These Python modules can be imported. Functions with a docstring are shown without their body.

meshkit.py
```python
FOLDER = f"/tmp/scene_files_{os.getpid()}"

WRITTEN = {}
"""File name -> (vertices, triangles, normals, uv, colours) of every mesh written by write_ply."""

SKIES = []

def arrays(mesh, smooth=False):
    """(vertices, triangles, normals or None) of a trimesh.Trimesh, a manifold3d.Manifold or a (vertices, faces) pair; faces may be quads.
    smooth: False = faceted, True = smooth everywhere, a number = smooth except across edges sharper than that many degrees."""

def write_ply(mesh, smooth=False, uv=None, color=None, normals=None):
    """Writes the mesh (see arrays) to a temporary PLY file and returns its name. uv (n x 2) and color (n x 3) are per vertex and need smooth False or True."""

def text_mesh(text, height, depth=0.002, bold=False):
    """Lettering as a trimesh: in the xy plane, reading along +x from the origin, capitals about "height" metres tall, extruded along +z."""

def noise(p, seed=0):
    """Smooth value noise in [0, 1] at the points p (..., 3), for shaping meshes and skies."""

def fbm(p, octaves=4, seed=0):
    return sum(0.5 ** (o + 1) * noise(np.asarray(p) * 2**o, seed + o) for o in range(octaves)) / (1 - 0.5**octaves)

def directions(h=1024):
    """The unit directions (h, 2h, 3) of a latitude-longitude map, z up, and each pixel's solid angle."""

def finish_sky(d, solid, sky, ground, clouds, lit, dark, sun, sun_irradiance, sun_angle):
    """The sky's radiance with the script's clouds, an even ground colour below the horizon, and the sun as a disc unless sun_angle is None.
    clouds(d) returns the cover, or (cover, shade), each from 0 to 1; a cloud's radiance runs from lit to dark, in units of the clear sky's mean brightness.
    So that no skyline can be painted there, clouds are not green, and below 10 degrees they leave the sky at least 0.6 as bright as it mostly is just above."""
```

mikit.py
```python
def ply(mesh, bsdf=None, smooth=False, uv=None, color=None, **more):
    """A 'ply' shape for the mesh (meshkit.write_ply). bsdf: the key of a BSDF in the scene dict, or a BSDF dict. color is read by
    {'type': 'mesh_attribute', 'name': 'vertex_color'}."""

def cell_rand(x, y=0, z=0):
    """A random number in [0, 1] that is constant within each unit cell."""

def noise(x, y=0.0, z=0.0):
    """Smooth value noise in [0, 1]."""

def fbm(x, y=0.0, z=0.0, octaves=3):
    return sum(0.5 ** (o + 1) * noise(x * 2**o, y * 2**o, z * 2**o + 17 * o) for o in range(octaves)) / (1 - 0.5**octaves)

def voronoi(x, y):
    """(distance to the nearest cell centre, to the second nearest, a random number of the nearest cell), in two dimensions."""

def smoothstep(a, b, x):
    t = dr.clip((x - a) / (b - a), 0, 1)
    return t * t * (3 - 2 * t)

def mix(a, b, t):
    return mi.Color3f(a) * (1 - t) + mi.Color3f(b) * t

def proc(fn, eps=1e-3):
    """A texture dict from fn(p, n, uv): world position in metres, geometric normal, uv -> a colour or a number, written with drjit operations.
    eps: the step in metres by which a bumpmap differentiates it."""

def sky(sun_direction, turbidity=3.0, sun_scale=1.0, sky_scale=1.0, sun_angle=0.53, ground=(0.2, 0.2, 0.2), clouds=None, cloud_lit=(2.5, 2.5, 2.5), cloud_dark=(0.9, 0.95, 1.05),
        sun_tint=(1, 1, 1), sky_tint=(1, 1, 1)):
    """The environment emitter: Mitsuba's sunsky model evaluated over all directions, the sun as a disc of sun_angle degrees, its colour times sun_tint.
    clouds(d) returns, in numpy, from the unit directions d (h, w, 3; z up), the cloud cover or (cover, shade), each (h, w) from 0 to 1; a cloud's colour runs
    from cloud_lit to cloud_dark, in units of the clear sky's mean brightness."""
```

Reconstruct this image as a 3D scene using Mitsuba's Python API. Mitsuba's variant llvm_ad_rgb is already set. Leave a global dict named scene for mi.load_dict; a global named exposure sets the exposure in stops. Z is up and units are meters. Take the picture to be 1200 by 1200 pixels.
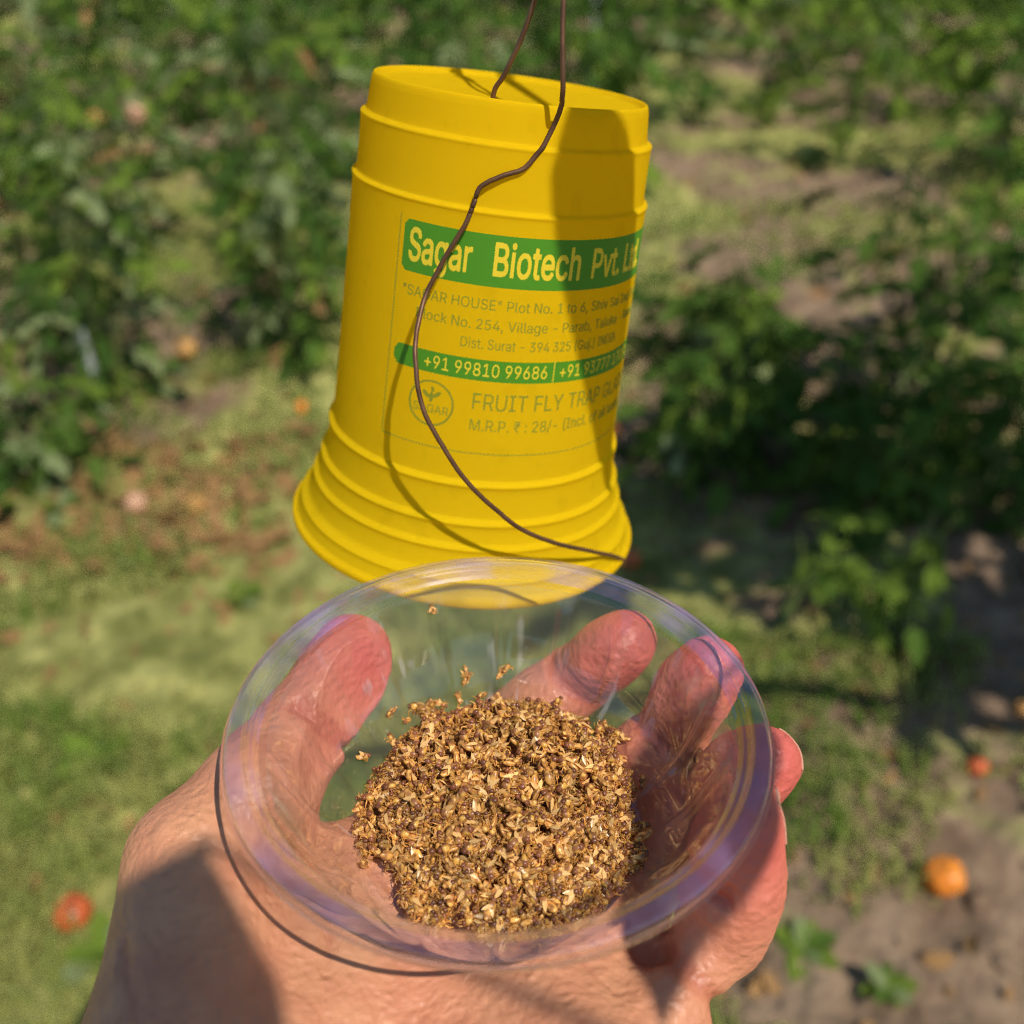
import math
import numpy as np
import trimesh
import drjit as dr
import mitsuba as mi
import mikit
import meshkit
from mikit import noise, fbm, smoothstep, mix, proc

T = mi.ScalarTransform4f
V = np.array
scene, labels = {}, {}

# ------------------------------------------------------------------ camera, sky, exposure
CAM = V([0.0, 0.0, 1.12])
PITCH = math.radians(33)
FWD = V([0, math.cos(PITCH), -math.sin(PITCH)])
SUN = V([0.33, -0.50, 0.83]) / np.linalg.norm([0.33, -0.50, 0.83])
scene['camera'] = {'type': 'thinlens', 'fov': 2 * math.degrees(math.atan(600 / 1150)), 'fov_axis': 'x', 'aperture_radius': 0.0017, 'focus_distance': 0.205,
                   'near_clip': 0.01, 'far_clip': 200.0, 'to_world': T().look_at(origin=CAM.tolist(), target=(CAM + FWD).tolist(), up=[0, 0, 1])}
scene['sky_light'] = mikit.sky(SUN.tolist(), turbidity=3, sun_tint=(0.92, 1.0, 1.18), ground=(0.12, 0.11, 0.06))
exposure = 1.5


# ------------------------------------------------------------------ helpers
def numbered(name):
    if not any(k == name or k.startswith(name + '__') for k in list(scene) + list(labels)):
        return name
    n = NUM.get(name, 0) + 1
    while f'{name}_{n:03d}' in labels or f'{name}_{n:03d}' in scene:
        n += 1
    NUM[name] = n
    return f'{name}_{n:03d}'


NUM = {}
PARTN = {}


def thing(name, label, cat, group=None, kind=None):
    n = PARTN.get(('top', name), -1) + 1
    PARTN[('top', name)] = n
    key = name if n == 0 else f'{name}_{n:03d}'
    labels[key] = {'label': label, 'category': cat}
    if group:
        labels[key]['group'] = group
    if kind:
        labels[key]['kind'] = kind
    return key


def part(parent, name, shape, label=None, kind=None):
    n = PARTN.get((parent, name), -1) + 1
    PARTN[(parent, name)] = n
    key = f'{parent}__{name}' if n == 0 else f'{parent}__{name}_{n:03d}'
    scene[key] = shape
    if label or kind:
        labels[key] = {**({'label': label} if label else {}), **({'kind': kind} if kind else {})}
    return key


def structure(key, shape, label, cat):
    scene[key] = shape
    labels[key] = {'label': label, 'category': cat, 'kind': 'structure'}


def unit(v):
    v = np.asarray(v, float)
    return v / np.linalg.norm(v)


def spline(pts, n):
    """Catmull-Rom curve through the points."""
    p = np.asarray(pts, float)
    p = np.vstack([2 * p[0] - p[1], p, 2 * p[-1] - p[-2]])
    s = np.linspace(0, len(p) - 3 - 1e-9, n)
    i = s.astype(int)
    t = (s - i)[:, None]
    a, b, c, d = p[i], p[i + 1], p[i + 2], p[i + 3]
    return 0.5 * (2 * b + (c - a) * t + (2 * a - 5 * b + 4 * c - d) * t**2 + (3 * b - 3 * c + d - a) * t**3)


def tube(points, radii, sides=8):
    p = np.asarray(points, float)
    r = np.broadcast_to(np.asarray(radii, float), (len(p),))
    t = np.gradient(p, axis=0)
    t /= np.linalg.norm(t, axis=1, keepdims=True) + 1e-12
    ref = V([0.31, 0.17, 0.94]) if abs(t[:, 2]).mean() < 0.8 else V([0.94, 0.2, 0.1])
    a = np.cross(t, ref)
    a /= np.linalg.norm(a, axis=1, keepdims=True) + 1e-12
    b = np.cross(t, a)
    an = np.arange(sides) * 2 * np.pi / sides
    v = p[:, None] + r[:, None, None] * (np.cos(an)[None, :, None] * a[:, None] + np.sin(an)[None, :, None] * b[:, None])
    i, j = np.meshgrid(np.arange(len(p) - 1), np.arange(sides), indexing='ij')
    q = np.stack([i * sides + j, (i + 1) * sides + j, (i + 1) * sides + (j + 1) % sides, i * sides + (j + 1) % sides], -1).reshape(-1, 4)
    f = np.vstack([q[:, [0, 1, 2]], q[:, [0, 2, 3]]])
    nv = len(p) * sides
    v = np.vstack([v.reshape(-1, 3), p[:1], p[-1:]])
    k = np.arange(sides)
    cap0 = np.stack([k * 0 + nv, k, (k + 1) % sides], 1)
    e = nv - sides
    cap1 = np.stack([k * 0 + nv + 1, e + (k + 1) % sides, e + k], 1)
    m = trimesh.Trimesh(v, np.vstack([f, cap0, cap1]), process=False)
    if m.volume < 0:
        m.invert()
    return m


def join(ms):
    vs, fs, n = [], [], 0
    for m in ms:
        vs.append(np.asarray(m.vertices))
        fs.append(np.asarray(m.faces) + n)
        n += len(m.vertices)
    return trimesh.Trimesh(np.vstack(vs), np.vstack(fs), process=False)


def mat4(R, t):
    M = np.eye(4)
    M[:3, :3] = R
    M[:3, 3] = t
    return T(M.tolist())


def rotm(ax, a):
    return trimesh.transformations.rotation_matrix(a, ax)[:3, :3]


# ------------------------------------------------------------------ materials
def plain(c, rough=0.6, **k):
    return {'type': 'twosided', 'bsdf': {'type': 'principled', 'base_color': {'type': 'rgb', 'value': list(c)}, 'roughness': rough, 'specular': k.pop('specular', 0.4), **k}}


def leafy(c, trans=0.7, rough=0.45):
    c = list(c)

    def col(p, n, uv):
        a = fbm(p.x * 14, p.y * 14, p.z * 14, 2)
        return mi.Color3f(*c) * (0.68 + 0.75 * a)
    return {'type': 'principledthin', 'base_color': proc(col), 'roughness': rough, 'diff_trans': trans, 'spec_trans': 0.0, 'eta': 1.45}


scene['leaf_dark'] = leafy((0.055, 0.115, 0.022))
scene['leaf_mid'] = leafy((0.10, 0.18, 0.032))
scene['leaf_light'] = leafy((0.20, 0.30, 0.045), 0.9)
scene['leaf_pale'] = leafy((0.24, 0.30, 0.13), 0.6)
scene['leaf_dry'] = leafy((0.32, 0.19, 0.08), 0.3, 0.7)
scene['stem_green'] = plain((0.13, 0.17, 0.05), 0.6)
scene['stem_brown'] = plain((0.17, 0.11, 0.06), 0.8)


def bark_col(p, n, uv):
    return mix((0.10, 0.075, 0.05), (0.24, 0.19, 0.14), fbm(p.x * 40, p.y * 40, p.z * 9, 3))


scene['bark'] = {'type': 'principled', 'base_color': proc(bark_col), 'roughness': 0.9}


def soil_col(p, n, uv):
    a = fbm(p.x * 2.1, p.y * 2.1, 3.0, 4)
    b = fbm(p.x * 17, p.y * 17, 9.0, 3)
    c = fbm(p.x * 26, p.y * 26, 5.0, 2)
    soil = mix((0.16, 0.105, 0.065), (0.33, 0.24, 0.155), b)
    thatch = mix((0.16, 0.185, 0.04), (0.37, 0.36, 0.12), c)
    left = smoothstep(0.25, -0.35, p.x) * smoothstep(1.75, 1.3, p.y)
    t = smoothstep(0.44, 0.60, a + 0.20 * left + 0.30 * (b - 0.5))
    return mix(soil, thatch, t) * (0.62 + 0.62 * c)


def soil_bump(p, n, uv):
    return fbm(p.x * 55, p.y * 55, 1.0, 3)


scene['soil'] = {'type': 'twosided', 'bsdf': {'type': 'bumpmap', 'arbitrary': proc(soil_bump, 2e-3), 'scale': 0.012,
                                            'bsdf': {'type': 'principled', 'base_color': proc(soil_col), 'roughness': 0.95, 'specular': 0.15}}}


def grass_col(p, n, uv):
    a = fbm(p.x * 3, p.y * 3, 0.0, 2)
    b = noise(p.x * 18, p.y * 18, 4.0)
    return mix((0.15, 0.25, 0.04), (0.38, 0.40, 0.12), smoothstep(0.25, 0.8, 0.6 * a + 0.5 * b))


scene['grass_blade'] = {'type': 'principledthin', 'base_color': proc(grass_col), 'roughness': 0.6, 'diff_trans': 0.7, 'spec_trans': 0.0}

# ------------------------------------------------------------------ ground
rng = np.random.default_rng(5)


def ground_z(x, y):
    p = np.stack([x, y, x * 0], -1)
    z = 0.10 * (meshkit.fbm(p * 1.1, 3, 2) - 0.5) + 0.05 * (meshkit.fbm(p * 6.0, 3, 7) - 0.5) + 0.034 * (meshkit.fbm(p * 22.0, 2, 9) - 0.5)
    return z


gx = np.concatenate([np.linspace(-40, -3.2, 26)[:-1], np.linspace(-3.2, 3.2, 330), np.linspace(3.2, 40, 26)[1:]])
gy = np.concatenate([np.linspace(-20, 0.2, 24)[:-1], np.linspace(0.2, 5.0, 260), np.linspace(5, 70, 70)[1:]])
X, Y = np.meshgrid(gx, gy, indexing='ij')
Z = ground_z(X, Y)
nx, ny = X.shape
ii, jj = np.meshgrid(np.arange(nx - 1), np.arange(ny - 1), indexing='ij')
q = np.stack([ii * ny + jj, (ii + 1) * ny + jj, (ii + 1) * ny + jj + 1, ii * ny + jj + 1], -1).reshape(-1, 4)
structure('ground', mikit.ply((np.stack([X, Y, Z], -1).reshape(-1, 3), q), 'soil', smooth=True), 'dry brown field soil with olive patches between the tomato rows', 'ground')


def gz(x, y):
    return float(ground_z(np.array([x]), np.array([y]))[0])


# ------------------------------------------------------------------ tomato plants
def leaflet(L, W, fold, droop, lobes, r):
    """One toothed leaflet along +x: midrib points and two margins, folded along the midrib."""
    n = 6
    t = np.linspace(0, 1, n)
    w = W * np.sin(np.pi * np.clip(t, 0, 1) ** 0.75) * (1 - 0.25 * t)
    w = w * (1 + lobes * np.array([0, .25, -.3, .3, -.25, 0])[:n])
    x, z = L * t, -droop * L * t**2
    mid = np.stack([x, 0 * x, z], 1)
    a = np.stack([x + 0.10 * L * (t > 0) * (t < 1), w, z + fold * w + 0.1 * w * np.sin(9 * t + r)], 1)
    b = np.stack([x + 0.10 * L * (t > 0) * (t < 1), -w, z + fold * w + 0.1 * w * np.cos(8 * t + r)], 1)
    v = np.vstack([mid, a, b])
    f = []
    for i in range(n - 1):
        f += [[i, i + 1, n + i + 1], [i, n + i + 1, n + i], [i, 2 * n + i + 1, i + 1], [i, 2 * n + i, 2 * n + i + 1]]
    return trimesh.Trimesh(v, np.array(f), process=False)


def compound_leaf(seed):
    """A tomato leaf, about 1 unit long: rachis with seven to nine leaflets."""
    r = np.random.default_rng(seed)
    droop = r.uniform(0.15, 0.5)
    s = np.linspace(0, 1, 7)
    spine = np.stack([s * 0.8, 0.05 * np.sin(3 * s + r.uniform(0, 6)), 0.12 * s - droop * s**2], 1)
    ms = [tube(spine, np.linspace(0.014, 0.006, 7), 4)]
    for k, t in enumerate([0.32, 0.52, 0.74, 1.0]):
        c = V([np.interp(t, s, spine[:, j]) for j in range(3)])
        sides = (1, -1) if t < 1 else (0,)
        for sd in sides:
            L = (0.30 if sd else 0.40) * r.uniform(0.8, 1.15) * (0.8 + 0.3 * t)
            m = leaflet(L, L * r.uniform(0.28, 0.36), r.uniform(0.05, 0.4), r.uniform(0.1, 0.6), r.uniform(0.4, 1), r.uniform(0, 6))
            R = rotm([0, 0, 1], sd * r.uniform(0.8, 1.2)) @ rotm([1, 0, 0], r.uniform(-0.6, 0.6)) @ rotm([0, 1, 0], r.uniform(-0.1, 0.5))
            m.vertices = m.vertices @ R.T + c
            ms.append(m)
    return join(ms)


LEAVES = [compound_leaf(100 + k) for k in range(7)]
LEAFPLY = {}


def leaf_shape(k, mat, M):
    if (k, mat) not in LEAFPLY:
        LEAFPLY[(k, mat)] = mikit.ply(LEAVES[k], mat, smooth=True)
    return {**LEAFPLY[(k, mat)], 'to_world': M}


def tomato_plant(x, y, h, spread, n, label, group=None, size=0.17, mats=('leaf_mid', 'leaf_dark', 'leaf_light'), wts=(0.5, 0.3, 0.2), low=0.05, seed=0, name='tomato_plant', cat='tomato plant', shoots=3):
    r = np.random.default_rng(seed + 977)
    key = thing(name, label, cat, group)
    z0 = gz(x, y)
    stems = []
    for k in range(shoots):
        az = r.uniform(0, 2 * np.pi)
        sp = spread * r.uniform(0.25, 0.8) * (k > 0 or spread > h)
        tip = V([x + sp * math.cos(az), y + sp * math.sin(az), z0 + h * r.uniform(0.75, 1.0)])
        c = spline([V([x, y, z0 - 0.02]), V([x, y, z0]) + (tip - V([x, y, z0])) * V([0.3, 0.3, 0.45]) + r.normal(0, 0.02, 3), tip], 14)
        stems.append(c)
        part(key, 'stem', mikit.ply(tube(c, np.linspace(0.008, 0.003, 14), 5), 'stem_green', smooth=True))
    for i in range(n):
        c = stems[i % shoots]
        t = low + (1 - low) * r.uniform(0, 1) ** 0.8
        p = V([np.interp(t, np.linspace(0, 1, 14), c[:, j]) for j in range(3)])
        az = r.uniform(0, 2 * np.pi)
        off = spread * 0.55 * r.uniform(0, 1) ** 0.7
        p = p + V([off * math.cos(az), off * math.sin(az), 0.04 * r.normal() * h])
        p[2] = max(p[2], z0 + 0.03)
        az += r.normal(0, 0.5)
        s = size * r.uniform(0.65, 1.25)
        R = rotm([0, 0, 1], az) @ rotm([0, 1, 0], r.uniform(-0.5, 0.6)) @ rotm([1, 0, 0], r.normal(0, 0.35))
        part(key, 'leaf', leaf_shape(int(r.integers(len(LEAVES))), str(r.choice(mats, p=wts)), mat4(R * s, p - R @ V([0.25 * s, 0, 0]))))
    return key


OLIVE = dict(mats=('leaf_mid', 'leaf_dark', 'leaf_pale', 'leaf_light', 'leaf_dry'), wts=(0.28, 0.16, 0.30, 0.20, 0.06))
# left-hand row
LEFT = [(-0.62, 2.55, 0.86, 0.26, 70, 'bushy tomato plant close behind the left side of the yellow cup'),
        (-1.02, 2.30, 0.80, 0.26, 70, 'olive green tomato plant in the left row, over the dark hollow'),
        (-1.32, 2.62, 0.95, 0.28, 60, 'tall tomato plant by the thin pale stake at left'),
        (-1.55, 2.10, 0.60, 0.26, 48, 'low tomato plant at the left edge of the picture'),
        (-0.72, 3.15, 0.92, 0.30, 55, 'tomato plant of the left row one behind the bushy one by the cup'),
        (-1.35, 3.45, 1.02, 0.34, 55, 'tomato plant under the rounded upper left corner'),
        (-1.02, 1.90, 0.26, 0.16, 30, 'low dark tomato plant on the left edge in front of the left row'),
        (-2.05, 3.10, 1.00, 0.34, 45, 'tomato plant farthest out on the left side')]
for k, (x, y, h, sp, n, lb) in enumerate(LEFT):
    tomato_plant(x, y, h, sp, int(n * 1.6), lb, None, 0.135, low=0.0, seed=k, shoots=4, **OLIVE)
# right-hand plants
RIGHT = [(0.42, 1.90, 0.34, 0.30, 60, 'low dark tomato plant just right of the yellow cup'),
         (0.70, 1.78, 0.34, 0.28, 60, 'shaded tomato plant with bright yellow-green tips in the middle of the right side'),
         (0.98, 1.72, 0.42, 0.28, 55, 'dark tomato plant at the right edge above the big fallen tomato'),
         (1.05, 2.25, 0.60, 0.30, 60, 'leafy tomato plant at the right edge, halfway up'),
         (0.62, 2.45, 0.34, 0.24, 45, 'small pale leaved tomato plant on the near edge of the bare path'),
         (1.45, 2.85, 0.70, 0.32, 50, 'taller tomato plant beside the bare path at the right edge'),
         (0.58, 1.36, 0.13, 0.13, 14, 'little green tomato seedling right of the fingertips')]
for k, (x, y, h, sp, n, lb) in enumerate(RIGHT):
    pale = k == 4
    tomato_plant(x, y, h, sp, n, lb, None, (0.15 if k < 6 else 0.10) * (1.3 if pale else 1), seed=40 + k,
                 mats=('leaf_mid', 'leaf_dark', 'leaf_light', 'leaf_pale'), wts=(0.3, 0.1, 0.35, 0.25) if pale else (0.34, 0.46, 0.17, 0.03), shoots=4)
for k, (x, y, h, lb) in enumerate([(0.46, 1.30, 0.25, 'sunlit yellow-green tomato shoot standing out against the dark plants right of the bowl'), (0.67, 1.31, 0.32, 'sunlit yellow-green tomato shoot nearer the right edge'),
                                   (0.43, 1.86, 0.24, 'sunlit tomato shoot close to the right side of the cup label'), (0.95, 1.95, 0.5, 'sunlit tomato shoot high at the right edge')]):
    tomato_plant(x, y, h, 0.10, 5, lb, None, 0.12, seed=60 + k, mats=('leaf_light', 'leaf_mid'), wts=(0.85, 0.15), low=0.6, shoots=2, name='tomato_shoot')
# rows at the back
rb = np.random.default_rng(12)
FAR = ['blurred tomato plant in the far rows at the upper left', 'blurred tomato plant in the far rows above the yellow cup', 'sunlit tomato plant in the far rows at the upper right']
for k in range(60):
    row = k // 12
    x = (-3.0 + 0.56 * (k % 12)) * (0.8 + 0.16 * row) + rb.uniform(-0.15, 0.15)
    y = 4.6 + 1.05 * row + rb.uniform(-0.25, 0.25)
    if row == 0 and 0.45 < x < 2.0:
        continue
    w = int(x > -1.2) + int(x > 1.1)
    tomato_plant(x, y, rb.uniform(0.75, 1.0) * (1 + 0.06 * row), 0.42, 32, FAR[w], 'tomato plants of the far rows, ' + ('left', 'middle', 'right')[w], 0.26, seed=80 + k,
                 mats=('leaf_mid', 'leaf_dark', 'leaf_light', 'leaf_pale'), wts=((0.42, 0.2, 0.2, 0.18), (0.5, 0.25, 0.15, 0.1), (0.3, 0.05, 0.55, 0.1))[w], shoots=2)
for k, (x, y) in enumerate([(-0.15, 4.0), (0.38, 4.3), (-0.9, 4.0), (-2.0, 4.0), (2.15, 4.1), (2.5, 3.4), (1.55, 4.75)]):
    tomato_plant(x, y, 0.8, 0.34, 44, ['tomato plant standing behind the top of the yellow cup', 'tomato plant right behind the upper right rim of the yellow cup', 'tomato plant behind the left row, nearest the cup',
                                       'tomato plant behind the left row, under the corner', 'tomato plant at the far right past the bare path', 'tomato plant at the right edge beside the path', 'sunlit pale green tomato plant at the far end of the bare path'][k], None, 0.19, seed=130 + k,
                 mats=('leaf_mid', 'leaf_dark', 'leaf_light', 'leaf_pale'), wts=(0.45, 0.3, 0.15, 0.1) if k < 6 else (0.3, 0.0, 0.6, 0.1))
# far hedge mass so that no sky shows between the rows
hed = []
rh = np.random.default_rng(33)
for i in range(2600):
    x = rh.uniform(-11, 11)
    y = rh.uniform(10.0, 14.5)
    z = rh.uniform(0, 1) ** 0.8 * 2.2
    m = LEAVES[int(rh.integers(7))]
    R = rotm([0, 0, 1], rh.uniform(0, 6.3)) @ rotm([0, 1, 0], rh.uniform(-0.6, 0.6))
    hed.append(trimesh.Trimesh(m.vertices @ R.T * rh.uniform(0.4, 0.65) + V([x, y, z]), m.faces, process=False))
scene['far_foliage'] = mikit.ply(join(hed), 'leaf_mid', smooth=True)
labels['far_foliage'] = {'label': 'mass of green foliage closing off the field far behind', 'category': 'foliage', 'kind': 'stuff'}

# ------------------------------------------------------------------ stakes
scene['stake_pale'] = plain((0.38, 0.42, 0.38), 0.8)
for x, y, h, lean, lb in [(-1.02, 2.20, 0.22, 0.01, 'thin pale leaning stake at the foot of the left tomato row'), (0.48, 6.4, 1.25, 0.0, 'pale upright stake in the far row above the cup rim')]:
    key = thing('plant_stake', lb, 'stake')
    z0 = gz(x, y)
    scene[key] = mikit.ply(tube(spline([V([x, y, z0 - 0.05]), V([x - lean * 0.4, y, z0 + h * 0.5]), V([x - lean, y, z0 + h])], 9), np.linspace(0.012, 0.009, 9) * (1 + (y > 5)), 7), 'stake_pale', smooth=40)

# ------------------------------------------------------------------ grass, weeds, litter
rg = np.random.default_rng(8)


def blades(n, xr, yr, hr, dens, seed):
    r = np.random.default_rng(seed)
    x, y = r.uniform(*xr, n), r.uniform(*yr, n)
    keep = r.uniform(0, 1, n) < dens(x, y)
    x, y = x[keep], y[keep]
    n = len(x)
    z = ground_z(x, y)
    az, h, lean = r.uniform(0, 6.283, n), r.uniform(*hr, n), r.uniform(0.2, 1.1, n)
    w = 0.0022 + 0.0020 * r.uniform(0, 1, n)
    d = np.stack([np.cos(az), np.sin(az), 0 * az], 1)
    s = np.stack([-np.sin(az), np.cos(az), 0 * az], 1) * w[:, None]
    base = np.stack([x, y, z - 0.003], 1)
    up = V([0, 0, 1.0])
    mid = base + d * (lean * h * 0.35)[:, None] + up * (h * 0.65)[:, None]
    tip = base + d * (lean * h)[:, None] + up * (h * (1.0 - 0.35 * lean))[:, None]
    v = np.stack([base - s, base + s, mid + s * 0.8, mid - s * 0.8, tip], 1).reshape(-1, 3)
    k = np.arange(n)[:, None, None] * 5
    f = (np.array([[0, 1, 2], [0, 2, 3], [3, 2, 4]])[None] + k).reshape(-1, 3)
    return trimesh.Trimesh(v, f, process=False)


def dens_left(x, y):
    p = np.stack([x, y, 0 * x], 1)
    return np.clip((meshkit.fbm(p * 4.0, 3, 4) - 0.43) * 6, 0, 1) * np.clip((0.35 - x) / 0.5, 0.0, 1) * np.clip((1.75 - y) / 0.4, 0.12, 1)


def dens_right(x, y):
    p = np.stack([x, y, 0 * x], 1)
    return np.clip((meshkit.fbm(p * 3.0, 3, 14) - 0.44) * 5, 0, 1) * 0.8


def dens_far(x, y):
    p = np.stack([x, y, 0 * x], 1)
    return np.clip((meshkit.fbm(p * 1.4, 3, 21) - 0.46) * 5, 0, 1)


scene['grass'] = mikit.ply(join([blades(52000, (-1.7, 0.5), (0.45, 2.3), (0.015, 0.065), dens_left, 1), blades(16000, (0.1, 1.1), (0.5, 1.3), (0.012, 0.05), dens_right, 2),
                                 blades(26000, (-2.5, 3.0), (2.1, 7.0), (0.03, 0.10), dens_far, 3)]), 'grass_blade')
labels['grass'] = {'label': 'short dry yellow-green grass on the open soil', 'category': 'grass', 'kind': 'stuff'}

# broad-leaved weeds: small rosettes, as things
def weed_leaf(seed):
    r = np.random.default_rng(seed)
    return leaflet(1.0, 0.34, r.uniform(0.1, 0.4), r.uniform(0.1, 0.6), 0.2, r.uniform(0, 6))


WEED = [mikit.ply(weed_leaf(k), m, smooth=True) for k, m in enumerate(('leaf_light', 'leaf_mid', 'leaf_light', 'leaf_pale'))]
weeds = [(-0.25, 0.96, 0.085, 'green weed seen through the clear bowl between the thumb and the palm'), (-0.62, 1.02, 0.07, 'bright green weed at the left edge beside the wrist'), (-0.50, 1.42, 0.055, 'small green weed on the grass left of the bowl'), (-0.30, 1.62, 0.06, 'green weed under the left rim of the yellow cup'),
         (-0.72, 1.55, 0.06, 'flat green weed by the fallen tomatoes on the left'), (0.36, 0.72, 0.05, 'green weed at the bottom edge right of the little finger'), (0.44, 0.66, 0.04, 'little weed in the bottom right corner area'),
         (0.42, 1.20, 0.05, 'weed at the foot of the shaded plants right of the hand'), (-0.50, 0.72, 0.06, 'dark green weed in the lower left corner'), (-0.95, 1.75, 0.07, 'pale weed in the litter on the far left')]
for k, (x, y, s, lb) in enumerate(weeds):
    key = thing('weed', lb, 'weed')
    r = np.random.default_rng(300 + k)
    z0 = gz(x, y)
    for i in range(9):
        az = i * 2.4 + r.uniform(-0.3, 0.3)
        R = rotm([0, 0, 1], az) @ rotm([0, 1, 0], -r.uniform(0.15, 0.9)) * (s * r.uniform(0.6, 1.1))
        part(key, 'leaf', {**WEED[(k + i) % 4], 'to_world': mat4(R, V([x, y, z0 + 0.004]))})

# clods and litter
def clod_mesh(n, xr, yr, sr, seed, flat=0.6):
    r = np.random.default_rng(seed)
    base = trimesh.creation.icosphere(1)
    out = []
    for i in range(n):
        x, y = r.uniform(*xr), r.uniform(*yr)
        s = sr[0] + (sr[1] - sr[0]) * r.uniform(0, 1) ** 3
        v = base.vertices * (0.75 + 0.5 * meshkit.noise(base.vertices * 1.7 + r.uniform(0, 50, 3))[:, None])
        v = v * V([1, r.uniform(0.6, 1), flat * r.uniform(0.6, 1.1)]) * s @ rotm([0, 0, 1], r.uniform(0, 6)).T
        out.append(trimesh.Trimesh(v + V([x, y, gz(x, y) + 0.2 * s]), base.faces, process=False))
    return join(out)


scene['soil_clods'] = mikit.ply(join([clod_mesh(900, (-1.3, 1.4), (0.5, 2.4), (0.003, 0.022), 3), clod_mesh(500, (-1.0, 2.4), (2.4, 5.5), (0.006, 0.04), 4)]), 'soil', smooth=True)
labels['soil_clods'] = {'label': 'small crumbled clods of dry soil lying over the field', 'category': 'soil clods', 'kind': 'stuff'}


def litter(n, xr, yr, seed, size):
    r = np.random.default_rng(seed)
    out = []
    for i in range(n):
        x, y = r.uniform(*xr), r.uniform(*yr)
        m = leaflet(1.0, 0.3, r.uniform(-0.3, 0.7), r.uniform(-0.5, 0.9), 0.6, r.uniform(0, 6))
        R = rotm([0, 0, 1], r.uniform(0, 6.3)) @ rotm([1, 0, 0], r.normal(0, 0.5)) @ rotm([0, 1, 0], r.normal(0, 0.3)) * (size * r.uniform(0.5, 1.3))
        out.append(trimesh.Trimesh(m.vertices @ R.T + V([x, y, gz(x, y) + 0.008]), m.faces, process=False))
    return join(out)


scene['leaf_litter'] = mikit.ply(join([litter(620, (-1.3, 1.2), (0.5, 2.3), 5, 0.035), litter(420, (-1.1, -0.45), (1.5, 2.05), 6, 0.055), litter(260, (-1.5, 2.6), (2.3, 5.5), 7, 0.06)]), 'leaf_dry', smooth=True)
labels['leaf_litter'] = {'label': 'dry brown curled leaves scattered over the soil', 'category': 'dead leaves', 'kind': 'stuff'}


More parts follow.
